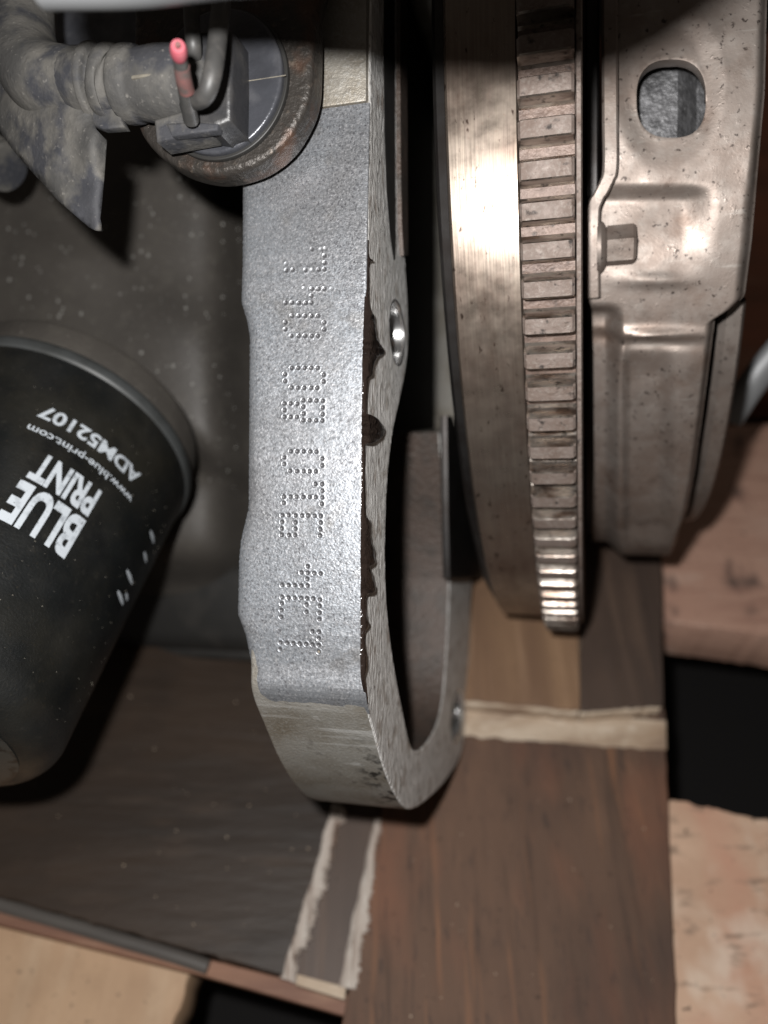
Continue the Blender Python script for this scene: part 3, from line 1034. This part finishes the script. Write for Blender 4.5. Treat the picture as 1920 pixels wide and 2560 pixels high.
# ================================================================== CLUTCH
cl = thing('clutch_cover', 'brown-tinted pressed steel clutch cover with an oval window beside the ring gear', 'clutch', ENG, (60, AV, AW))
RC = 131.0
def edge_l(py):
    return np.interp(py, [-300, 420, 440, 500, 525, 745, 752, 780, 900, 1200, 1300, 1420], [1540, 1543, 1538, 1484, 1470, 1470, 1476, 1480, 1484, 1486, 1484, 1482])
def edge_r(py):
    return np.interp(py, [-300, 0, 250, 430, 620, 765, 790, 815, 1000, 1200, 1300, 1345, 1420], [1920, 1918, 1912, 1896, 1880, 1862, 1835, 1788, 1765, 1738, 1718, 1700, 1680])
def sm(x, a, b):
    t = min(1, max(0, (x - a) / (b - a)))
    return t * t * (3 - 2 * t)
def g2(x, y, cx, cy, sx, sy):
    return math.exp(-((x - cx) / sx) ** 2 - ((y - cy) / sy) ** 2)
def cover_r(px, py, s):
    dr = 0.0
    # left lip rolled outwards
    lip_ = math.exp(-(s / .055) ** 2)
        # shoulder at the right end
    dr -= 4.0 * sm(s, .90, 1.0) ** 2
    # oval embossing round the window
    e = math.hypot((px - 1672) / 128, (py - 215) / 195)
    dr -= .9 * (1 - sm(e, .70, 1.15))
    # step down to the bolt seat: y 470..
    seat = sm(py, 458, 500) * (1 - sm(py, 490, 690)) * (1 - sm(px, 1700, 1800))
    dr -= 2.6 * seat
    dr += 1.3 * g2(px, py, 1640, 700, 75, 16)
    # ridge under the seat, then long shallow trough
    dr += 1.6 * g2(px, py, 1640, 835, 120, 14) - 1.2 * g2(px, py, 1620, 860, 110, 14)
    tr = sm(py, 850, 960) * (1 - sm(py, 1330, 1380)) * sm(px, 1545 - (py - 850) * .02, 1580) * (1 - sm(px, 1640, 1700))
    dr -= 3.0 * tr
    dr -= 5.0 * sm(py, 760, 800) * (1 - sm(px, 1510, 1562))
    dr += .10 * nz(px * .015, py * .015)
    return dr
nth, ns = 300, 120
ths = np.linspace(R(24), R(-82), nth)
V_, inside = [], []
pix = []
for th in ths:
    al = ar = None
    py = eproj(60, AV + RC * math.sin(th), AW + RC * math.cos(th))[1]
    al = solve_a(float(edge_l(py)), th, RC)
    ar = solve_a(float(edge_r(py)), th, RC - 4)
    for j in range(ns):
        s = j / (ns - 1)
        a_ = al + (ar - al) * s
        x, y = eproj(a_, AV + RC * math.sin(th), AW + RC * math.cos(th))
        # window: pull near vertices on to its outline
        ex, ey = (x - 1682) / 90, (y - 243) / 99
        if x > 1682:
            ex = (x - 1682) / 84
        e = (abs(ex) ** 2.6 + abs(ey) ** 2.6) ** (1 / 2.6)
        pix.append((x, y, e))
        r = RC + cover_r(x, y, s)
        V_.append((a_, AV + r * math.sin(th), AW + r * math.cos(th)))
F_ = []
for i in range(nth - 1):
    for j in range(ns - 1):
        q = [i * ns + j, (i + 1) * ns + j, (i + 1) * ns + j + 1, i * ns + j + 1]
        if sum(pix[k][2] for k in q) / 4 < 1.0:
            continue
        F_.append(q)
# smooth the window rim: move its border vertices to e = 1
bm = bmesh.new()
bv = [bm.verts.new(np.array(p) - np.array(cl['org'])) for p in V_]
for q in F_:
    bm.faces.new([bv[k] for k in q])
bm.verts.index_update()
bm.verts.ensure_lookup_table()
for vtx in list(bm.verts):
    k = vtx.index
    if vtx.is_boundary and abs(pix[k][2] - 1) < .2 and vtx.link_faces:
        x, y, e = pix[k]
        cx, cy = 1682, 243
        x2, y2 = cx + (x - cx) / e, cy + (y - cy) / e
        i, j = divmod(k, ns)
        # gradients by finite differences in the grid
        i2, j2 = min(i + 1, nth - 1), min(j + 1, ns - 1)
        dj = (np.array(V_[i * ns + j2]) - np.array(V_[k])) / max(1e-6, pix[i * ns + j2][0] - x)
        di = (np.array(V_[i2 * ns + j]) - np.array(V_[k])) / max(1e-6, pix[i2 * ns + j][1] - y)
        vtx.co = Vector(np.array(V_[k]) + dj * (x2 - x) + di * (y2 - y) - np.array(cl['org']))
for vtx in [q for q in bm.verts if not q.link_faces]:
    bm.verts.remove(vtx)
bmesh.ops.recalc_face_normals(bm, faces=bm.faces)
for vtx in bm.verts:
    vtx.co *= S
me = bpy.data.meshes.new('cover_shell')
bm.to_mesh(me); bm.free()
shell = link('cover_shell', me, 'pressed_steel', cl, smooth=70)
# make sure outward normals, then thickness inwards
nrm_ok = sum(p.normal.dot(Vector((0, p.center.y, p.center.z))) for p in me.polygons)
if nrm_ok < 0:
    me.flip_normals()
so = shell.modifiers.new('thickness', 'SOLIDIFY')
so.thickness = .0036
so.offset = -1
bvm = shell.modifiers.new('edge', 'BEVEL')
bvm.width = .0006; bvm.segments = 2; bvm.limit_method = 'ANGLE'; bvm.angle_limit = R(50)

# bright folded edge strip of the cover, stepping down to its foot
def strip(pts, r0, thick, width, name, mat):
    P = smooth_path(pts, 6)
    v, f = [], []
    for (px_, py_) in P:
        th = min(np.linspace(R(30), R(-60), 600), key=lambda t: abs(eproj(50, AV + r0 * math.sin(t), AW + r0 * math.cos(t))[1] - py_))
        a_ = solve_a(px_, th, r0)
        for da, r in ((-width / 2, r0 - thick), (-width / 2, r0 - .5), (-width / 2 + .5, r0), (width / 2 - .5, r0), (width / 2, r0 - .5), (width / 2, r0 - thick)):
            v.append((a_ + da, AV + r * math.sin(th), AW + r * math.cos(th)))
    for i in range(len(P) - 1):
        for k in range(6):
            f.append([i * 6 + k, i * 6 + (k + 1) % 6, (i + 1) * 6 + (k + 1) % 6, (i + 1) * 6 + k])
    f.append([0, 1, 2, 3, 4, 5]); n = (len(P) - 1) * 6
    f.append([n + 5, n + 4, n + 3, n + 2, n + 1, n])
    return MB().add((v, f)).build(name, mat, cl, smooth=40)
strip([(1524, -120), (1525, 100), (1526, 300), (1526, 420), (1512, 462), (1487, 505), (1481, 540), (1481, 640), (1482, 742)], 134.0, 6, 3.5, 'folded_edge', 'pressed_steel')

# friction disc edge seen in the gap, pressure plate behind the window, diaphragm ring to the right
MB().add(lathe([(A3 + 2, 90), (A3 + 2, 121), (A3 + 2.6, 122), (A3 + 4.8, 122), (A3 + 5.4, 121), (A3 + 5.4, 90)], 200, AV, AW)).build('friction_disc', 'dark_steel', cl)
MB().add(lathe([(51, 80), (51, 117), (52, 118.5), (66, 118.5), (68, 117), (71, 113), (76.5, 111.5), (78, 109), (78, 80)], 220, AV, AW)).build('pressure_plate', 'grey_iron', cl)
MB().add(lathe([(78.3, 70), (78.3, 116), (80, 117.6), (83.6, 117.2), (84.6, 115.6), (84.6, 70)], 160, AV, AW, R(-120), R(-31))).build('rear_ring', 'pressed_steel', cl)

# flanged bolt on the foot
bp = on_w(1490, 618, 0)
thb = min(np.linspace(R(20), R(-60), 900), key=lambda t: abs(eproj(50, AV + 132 * math.sin(t), AW + 132 * math.cos(t))[1] - 618))
ab = solve_a(1492, thb, 131.5)
bc = (AV + 130.5 * math.sin(thb), AW + 130.5 * math.cos(thb))
def bolt():
    mb_ = MB()
    n = 36
    prof_ = [(0, .1), (0, 6.1), (.9, 6.2), (1.6, 5.6), (2.2, 4.5), (2.3, 4.3)]
    rows = []
    for a_, r in prof_:
        rows.append([(ab + a_, bc[0] + r * math.sin(2 * math.pi * k / n), bc[1] + r * math.cos(2 * math.pi * k / n)) for k in range(n)])
    for a_, s in ((2.35, 1.0), (8.3, 1.0), (9.0, .90), (9.1, .4), (8.7, .36), (8.7, .02)):
        row = []
        for k in range(n):
            t = 2 * math.pi * k / n
            hexr = 4.25 / math.cos(t % (math.pi / 3) - math.pi / 6)
            row.append((ab + a_, bc[0] + hexr * s * math.sin(t), bc[1] + hexr * s * math.cos(t)))
        rows.append(row)
    v, f = [p for r in rows for p in r], []
    for i in range(len(rows) - 1):
        for k in range(n):
            f.append([i * n + k, i * n + (k + 1) % n, (i + 1) * n + (k + 1) % n, (i + 1) * n + k])
    return mb_.add((v, f)).build('flange_bolt', 'pressed_steel', cl, smooth=22)
bolt()

# ================================================================== OIL FILTER (camera-space axis, own frame)
FC = at_depth(147, 1133, 238)                  # centre of the seam circle
fd = np.array([-.168, -.732, .660]); fd /= np.linalg.norm(fd)    # seat -> closed end
toward = -FC / np.linalg.norm(FC)
fy = toward - fd * (toward @ fd); fy /= np.linalg.norm(fy)       # side that faces the lens
fx = np.cross(fy, fd)
FM = Matrix(((fx[0], fy[0], fd[0], FC[0] * S), (fx[1], fy[1], fd[1], FC[1] * S), (fx[2], fy[2], fd[2], FC[2] * S), (0, 0, 0, 1)))
FIL = CAM @ FM                                 # local z along the can, y to the lens
fil = thing('oil_filter', 'black oil filter canister with white printed lettering at left', 'oil filter', FIL, (0, 0, 0))
FR, FL = 40.8, 92.0
def turn(profile, n=120):
    v, f = [], []
    for k in range(n):
        t = 2 * math.pi * k / n
        for r, z in profile:
            v.append((r * math.cos(t), r * math.sin(t), z))
    m_ = len(profile)
    for k in range(n):
        j = (k + 1) % n
        for q in range(m_ - 1):
            f.append([k * m_ + q, j * m_ + q, j * m_ + q + 1, k * m_ + q + 1])
    return v, f
def can_r(z):
    return np.interp(z, [0, 4, 12, 60, 80, FL], [FR - .4, FR - .7, FR - .8, FR - 1.0, FR - 1.1, FR - 1.2])
prof = [(can_r(z), z) for z in np.linspace(.3, FL - 9, 14)]
re = can_r(FL - 9)
prof += [(re - 9 * (1 - math.cos(t)), FL - 9 + 9 * math.sin(t)) for t in np.linspace(.15, 1.45, 9)]
MB().add(turn(prof)).build('can', 'filter_black', fil, smooth=50)
prof = [(re - 7.6, FL + .10), (re - 10, FL + .45), (re - 16, FL + 1.6), (12, FL + 3.0), (.05, FL + 3.4)]
MB().add(turn(prof)).build('end_dome', 'filter_end', fil, smooth=50)
prof = [(FR - 3, -3.8), (FR + .0, -3.2), (FR + .4, -2.6), (FR + .45, -1.4), (FR + .3, -.2), (FR + .0, .6), (FR - .8, 1.0)]
MB().add(turn(prof)).build('rolled_seam', 'filter_rim', fil, smooth=60)
prof = [(.1, -14), (FR - 2, -14), (FR - 1.4, -12), (FR - 2.6, -3.7), (.1, -3.7)]
MB().add(turn(prof)).build('seat', 'block_casting', fil, smooth=40)
# print wrapped round the can; reading direction runs along -angle, letter tops towards the closed end
def wrap_text(body, width, height, z0, ang0, bold=0, name='lettering'):
    v, f = text_mesh(body, 10, bold, 1.0)
    lo_, hi_ = v.min(0), v.max(0)
    out = []
    for x, y, _ in v:
        z = z0 + (y - lo_[1]) / (hi_[1] - lo_[1]) * height
        t = ang0 + (x - lo_[0]) / (hi_[0] - lo_[0]) * width / FR
        r = can_r(z) + .10
        out.append((r * math.cos(t), r * math.sin(t), z))
    return MB().add((out, f)).build(name, 'filter_print', fil, smooth=0)
A90 = math.pi / 2
wrap_text('ADM52107', 31.5, 4.5, 17.6, A90 - .54, .28)
wrap_text('www.blue-print.com', 33.0, 3.0, 24.6, A90 - .57, .12)
wrap_text('PRINT', 17.6, 8.8, 31.4, A90 - .35, .38)
wrap_text('BLUE', 18.4, 12.4, 41.2, A90 - .355, .36)
wrap_text('\u00ae', 3.2, 3.2, 49.5, A90 + .11, .1)
for z0, t0, hh in ((26, -.955, .13), (32, -1.0, .11), (41.5, -.92, .15), (48, -.935, .15), (45.5, -1.01, .08)):
    v, f = [], []
    for i in range(9):
        for k in range(3):
            z = z0 + (k - 1) * .75 * (1 - abs(i - 4) / 9)
            t = A90 + t0 + hh * (i / 8 - .5)
            r = can_r(z) + .10
            v.append((r * math.cos(t), r * math.sin(t), z))
    for i in range(8):
        for k in range(2):
            f.append([i * 3 + k, i * 3 + k + 1, i * 3 + k + 4, i * 3 + k + 3])
    MB().add((v, f)).build('printed_mark', 'filter_print', fil, smooth=0)

# ================================================================== CRANK SENSOR, plate and plug (engine frame)
WP = 7.0
sen = thing('sensor_plate', 'rusty black rounded steel plate holding a round dark sensor plug', 'sensor', ENG, (-35, 70, -2))
def wl(px, py, w):
    p = on_w(px, py, w)
    return (p[0], p[1])
loop = rounded([wl(*p, 1.5) for p in [(806, -150), (804, 60), (803, 200), (797, 268), (776, 325), (735, 388), (672, 436), (600, 460), (540, 462), (470, 442), (415, 402), (378, 345), (368, 260), (368, 60), (372, -150)]], 4)
v, f = prism([loop], 3.6, 1.3, 3)
MB().add((v, f), Matrix.Translation((0, 0, WP - 3.6))).build('plate', 'rusty_plate', sen)
# inner lip of the plate
c0 = wl(552, 212, WP + 1)
def ell(cx, cy, rx, ry, n=72):
    return [(cx + rx * math.cos(t), cy + ry * math.sin(t)) for t in np.linspace(0, 2 * math.pi, n, endpoint=False)]
px_mm = 153.0 / F * 1.08
v, f = prism([ell(c0[0], c0[1], 14.9, 15.6)], .7, .25, 2)
MB().add((v, f), Matrix.Translation((0, 0, WP + .5))).build('gasket_ring', 'oil_pan_black', sen)
v, f = prism([ell(c0[0], c0[1], 14.2, 14.9)], 1.2, .6, 3)
MB().add((v, f), Matrix.Translation((0, 0, WP + 1.4))).build('plug_disc', 'sensor_disc', sen)
# scored line across the disc
p, q = wl(594, 206, WP + 2.7), wl(714, 206, WP + 2.7)
MB().add(bev_box(p[0], q[0], p[1] - .09, p[1] + .09, WP + 2.5, WP + 2.66, 0)).build('score_line', 'dusty_tan', sen)

con = thing('cable_connector', 'grey dusty plastic connector with latch plugged into the sensor', 'connector', ENG, (-38, 80, 14))
WC = 15.0
def pxbox(x0, y0, x1, y1, w0, w1, b=.8, skew=0):
    a0, v1 = wl(x0, y0, w1); a1, v0 = wl(x1, y1, w1)
    return bev_box(a0, a1, v0, v1, w0, w1, b, 2)
loop = [wl(*p, WC) for p in [(495, 95), (592, 92), (594, 200), (592, 318), (560, 330), (552, 338), (500, 330), (470, 310), (452, 250), (456, 140)]]
v, f = prism([loop], 5.2, 1.0, 2)
MB().add((v, f), Matrix.Translation((0, 0, WC - 2.6))).build('socket', 'dark_plastic', con)
loop = [wl(*p, WC - 4.5) for p in [(424, 335), (520, 306), (552, 312), (556, 366), (430, 388)]]
v, f = prism([loop], 3.2, .6, 2)
MB().add((v, f), Matrix.Translation((0, 0, WC - 1.5))).build('latch', 'dusty_rubber', con)
loop = [wl(*p, WC + 4) for p in [(405, 300), (470, 296), (538, 300), (536, 318), (420, 332)]]
v, f = prism([loop], 1.2, .5, 2)
MB().add((v, f), Matrix.Translation((0, 0, WC + 1.6))).build('latch_arm', 'dusty_rubber', con)
# ribbed rubber sleeve of the connector
def hose_px(pts, n=30, sub=7, squash=None):
    """pts: (px, py, w, radius px)"""
    P, Rr = [], []
    for p in smooth_path(pts, sub):
        q = on_w(p[0], p[1], p[2])
        P.append(q)
        dep = -e2c(*q)[2]
        Rr.append(p[3] * dep / F)
    return sweep(P, Rr, n, True, squash)
sl = [(500, 214, 12, 70), (490, 213, 13, 86), (470, 212, 13, 92), (440, 212, 13, 92), (400, 212, 13, 90), (356, 212, 13, 84), (345, 212, 13, 90), (325, 212, 13, 92), (312, 212, 13, 88), (305, 212, 13, 75), (296, 212, 13, 75), (291, 211, 13, 90), (272, 211, 13, 90), (266, 210, 13, 75), (258, 210, 13, 75), (253, 210, 13, 92), (236, 210, 13, 93), (226, 210, 13, 84), (200, 208, 12, 82)]
MB().add(hose_px(sl, 36, 4)).build('ribbed_sleeve', 'dusty_rubber', con, smooth=60)
for y in (162, 190):
    a0, v0 = wl(338 - (y - 162) * .4, y + 4, 13 + 7.2); a1, v1 = wl(402, y - 6, 13 + 7.2)
    MB().add(bev_box(a0, a1, v0 - .3, v0 + .45, 18.2, 20.25 - (190 - y) * .025, .3)).build('rib', 'dusty_tan', con)

bo = thing('rubber_boot', 'dusty grey rubber elbow boot with a pointed flap hanging down', 'hose boot', ENG, (-75, 65, 10))
el_ = [(66, -160, -2, 64), (66, -40, 0, 66), (62, 40, 2, 70), (62, 110, 5, 78), (80, 170, 8, 86), (120, 205, 10, 92), (170, 214, 11, 90), (215, 212, 12, 86), (234, 211, 12.5, 88)]
MB().add(hose_px(el_, 36, 6)).build('elbow', 'dusty_rubber', bo, smooth=60)
# flap: thick curved sheet
out = [(-150, 170), (0, 150), (110, 120), (228, 136), (232, 250), (222, 262), (236, 318), (262, 346), (268, 350), (262, 430), (254, 520), (247, 572), (238, 576), (222, 568), (150, 506), (80, 430), (30, 372), (-20, 300), (-150, 210)]
loop = [wl(*p, 14) for p in out]
cx_, cy_ = wl(120, 300, 14)
bm = bmesh.new()
lp = [bm.verts.new((p[0], p[1], 0)) for p in [tuple(q) for q in loop]]
fc = bm.faces.new(lp)
bmesh.ops.triangulate(bm, faces=[fc])
for _ in range(5):
    es = [e for e in bm.edges if e.calc_length() > 2.2]
    if not es:
        break
    bmesh.ops.subdivide_edges(bm, edges=es, cuts=1)
    bmesh.ops.triangulate(bm, faces=list(bm.faces))
bmesh.ops.smooth_vert(bm, verts=[q for q in bm.verts if not q.is_boundary], factor=.5, use_axis_x=True, use_axis_y=True, use_axis_z=False)
bm.verts.index_update()
v = []
for q in bm.verts:
    x, y = eproj(q.co.x, q.co.y, 14)
    # cylinder-like sheet that falls away to the lower left and is curled at its right edge
    d = ((x - 250) * .72 - (y - 400) * -.05)
    w = 16.0 - ((x - 205) / 74) ** 2 * (1.1 if x < 205 else 2.2) + 1.0 * nz(x * .02, y * .02) - max(0, (y - 330)) * .020
    # crease near the fold
    w += 1.2 * math.exp(-((x - 232 - (y - 330) * .05) / 20) ** 2) * sm(y, 300, 360)
    v.append(on_w(x, y, w))
f = [[k.index for k in q.verts] for q in bm.faces]
bm.free()
o = MB().add((v, f)).build('flap', 'dusty_rubber', bo, smooth=80)
if sum(p.normal.z for p in o.data.polygons) < 0:
    o.data.flip_normals()
md = o.modifiers.new('thickness', 'SOLIDIFY'); md.thickness = .0022; md.offset = -1
# small torn tab under the sleeve
loop = [wl(*p, 14) for p in [(226, 264), (262, 268), (304, 268), (306, 300), (318, 322), (262, 326), (240, 318), (226, 290)]]
v, f = prism([loop], 1.2, .6, 2)
MB().add((v, f), Matrix.Translation((0, 0, 13.5))).build('torn_tab', 'dusty_rubber', bo)

b = MB()
P = [(x, y, -30 , 58 + (4 if i % 2 else 0)) for i, (x, y) in enumerate([(-120 + k * 10, 330 + k * 6.6) for k in range(15)])]
b.add(hose_px(P, 28, 1))
o = b.build('ribbed_hose', 'dusty_rubber', None, ENG, smooth=30)
tag(o, 'ribbed grey hose end at the left edge under the boot flap', 'hose')

# cut wires
wt = thing('cut_wire', 'short dark cut wire with a bright red end above the connector', 'wire', ENG, (-38, 85, 22))
P = [(478, 300, 20, 20), (470, 262, 24, 19), (462, 220, 28, 19), (455, 180, 31, 19), (449, 140, 34, 18)]
MB().add(hose_px(P, 18, 6)).build('sheath', 'wire_black', wt)
P = [(466, 226, 27.5, 20.6), (459, 196, 30, 20.4), (454, 166, 32, 20.2)]
MB().add(hose_px(P, 18, 6)).build('faded_band', 'copper_end', wt)
P = [(449, 143, 34.2, 18), (447.5, 134, 35.0, 21), (446, 122, 36.2, 21), (445, 115, 37, 17)]
MB().add(hose_px(P, 18, 5)).build('red_tip', 'red_insulation', wt)
P = [(446, 119, 36.5, 8), (444.5, 110, 37.6, 7)]
MB().add(hose_px(P, 12, 3)).build('core', 'copper_end', wt)
P = [(470, 245, 20, 20), (492, 252, 24, 22), (515, 235, 27, 23), (530, 190, 28, 24), (540, 130, 27, 24), (548, 60, 24, 24), (552, 20, 22, 24), (556, -60, 19, 24)]
o = MB().add(hose_px(P, 20, 7)).build('bent_wire', 'wire_black', None, ENG)
tag(o, 'dark wire looping up from the connector into shadow', 'wire')
P = [(486, 180, 14, 20), (484, 120, 20, 20), (480, 60, 20, 20), (476, -40, 18, 20)]
o = MB().add(hose_px(P, 18, 6)).build('upright_wire', 'wire_black', None, ENG)
tag(o, 'dark wire rising straight behind the red-tipped wire', 'wire')

# shadowed bracket plate behind the boot, upper left
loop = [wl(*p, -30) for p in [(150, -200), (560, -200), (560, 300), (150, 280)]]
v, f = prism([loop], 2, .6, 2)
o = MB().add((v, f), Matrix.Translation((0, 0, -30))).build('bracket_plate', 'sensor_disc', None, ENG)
tag(o, 'dark bluish bracket plate in shadow behind the rubber boot', 'bracket')

# blurred bar close to the lens at the top: throws the dark band across the top of the picture
P = [at_depth(x, y - 6.6 * F / d, d) for x, y, d in ((95, 8, 114), (330, 3, 113), (540, -24, 106), (760, -48, 94), (1200, -135, 72), (1600, -430, 66))]
o = MB().add(sweep([tuple(p) for p in smooth_path([tuple(p) for p in P], 6)], 6.6, 24)).build('foreground_pipe', 'grey_metal', None, CAM)
tag(o, 'blurred pale grey pipe crossing the top edge close to the lens', 'pipe')

# blurred steel lever at the right edge behind the clutch
P = [at_depth(x, y, d) for x, y, d in ((2050, 760, 262), (1945, 880, 272), (1880, 960, 278), (1820, 1050, 284))]
o = MB().add(sweep([tuple(p) for p in smooth_path([tuple(p) for p in P], 5)], 5.2, 18, squash=.6)).build('steel_lever', 'grey_metal', None, CAM)
tag(o, 'blurred steel lever behind the clutch cover at the right edge', 'lever')

# ------------------------------------------------------------------ dust flecks on the block wall (one uncountable scatter)
v, f = [], []
for k in range(520):
    x, y = random.uniform(0, 600), random.uniform(420, 1250)
    w = wall_w(x, y) + .1
    c = on_w(x, y, w)
    s = random.choice((.12, .15, .2, .25, .5, .75)) * random.uniform(.6, 1.2)
    n = len(v)
    v += [(c[0] + s * random.uniform(.6, 1), c[1], c[2]), (c[0], c[1] + s * random.uniform(.6, 1), c[2]), (c[0] - s, c[1], c[2]), (c[0], c[1] - s, c[2]), (c[0], c[1], c[2] + s * .5)]
    f += [[n, n + 1, n + 4], [n + 1, n + 2, n + 4], [n + 2, n + 3, n + 4], [n + 3, n, n + 4]]
o = MB().add((v, f)).build('dust', 'dust_fleck', None, ENG, smooth=0)
tag(o, 'pale dust flecks on the olive grey casting', 'dust', kind='stuff')
def flecks(points, sizes, name, mat, label, frame, parent=None):
    v, f = [], []
    for c, s_k in zip(points, sizes):
        n = len(v)
        k = 5
        ph = random.uniform(0, 6)
        v += [(c[0] + s_k * random.uniform(.6, 1.2) * math.cos(ph + 6.283 * q / k), c[1] + s_k * random.uniform(.6, 1.2) * math.sin(ph + 6.283 * q / k), c[2]) for q in range(k)] + [(c[0], c[1], c[2] + s_k * .7)]
        f += [[n + q, n + (q + 1) % k, n + k] for q in range(k)]
    o = MB().add((v, f)).build(name, mat, parent, frame, smooth=0)
    tag(o, label, None if parent else 'dust', kind='stuff')
    return o
pts, szs = [], []
for k in range(110):
    x, y = random.uniform(0, 1660), random.uniform(1700, 2560)
    if x < 840 - (y - 2000) * .3 and y < 2230 + x * .29:
        p = on_z(x, y, 1.05)
    elif x > 985 and y > 1900:
        p = on_z(x, y, .05)
    else:
        continue
    pts.append(tuple(p)); szs.append(random.choice((.12, .15, .2, .25, .4)))
flecks(pts, szs, 'sawdust', 'raw_edge', 'scattered pale sawdust specks on the dark boards', Matrix.Identity(4))
pts, szs = [], []
for k in range(170):
    z, t = random.uniform(8, 84), A90 + random.uniform(-1.2, 1.0)
    pts.append((can_r(z) * math.cos(t), (can_r(z) - .03) * math.sin(t), z)); szs.append(random.choice((.1, .12, .16, .25)))
flecks(pts, szs, 'dust', 'dusty_tan', 'tan dust specks on the can', None, fil)
for o in bpy.data.objects:
    if 'org' in o:
        del o['org']
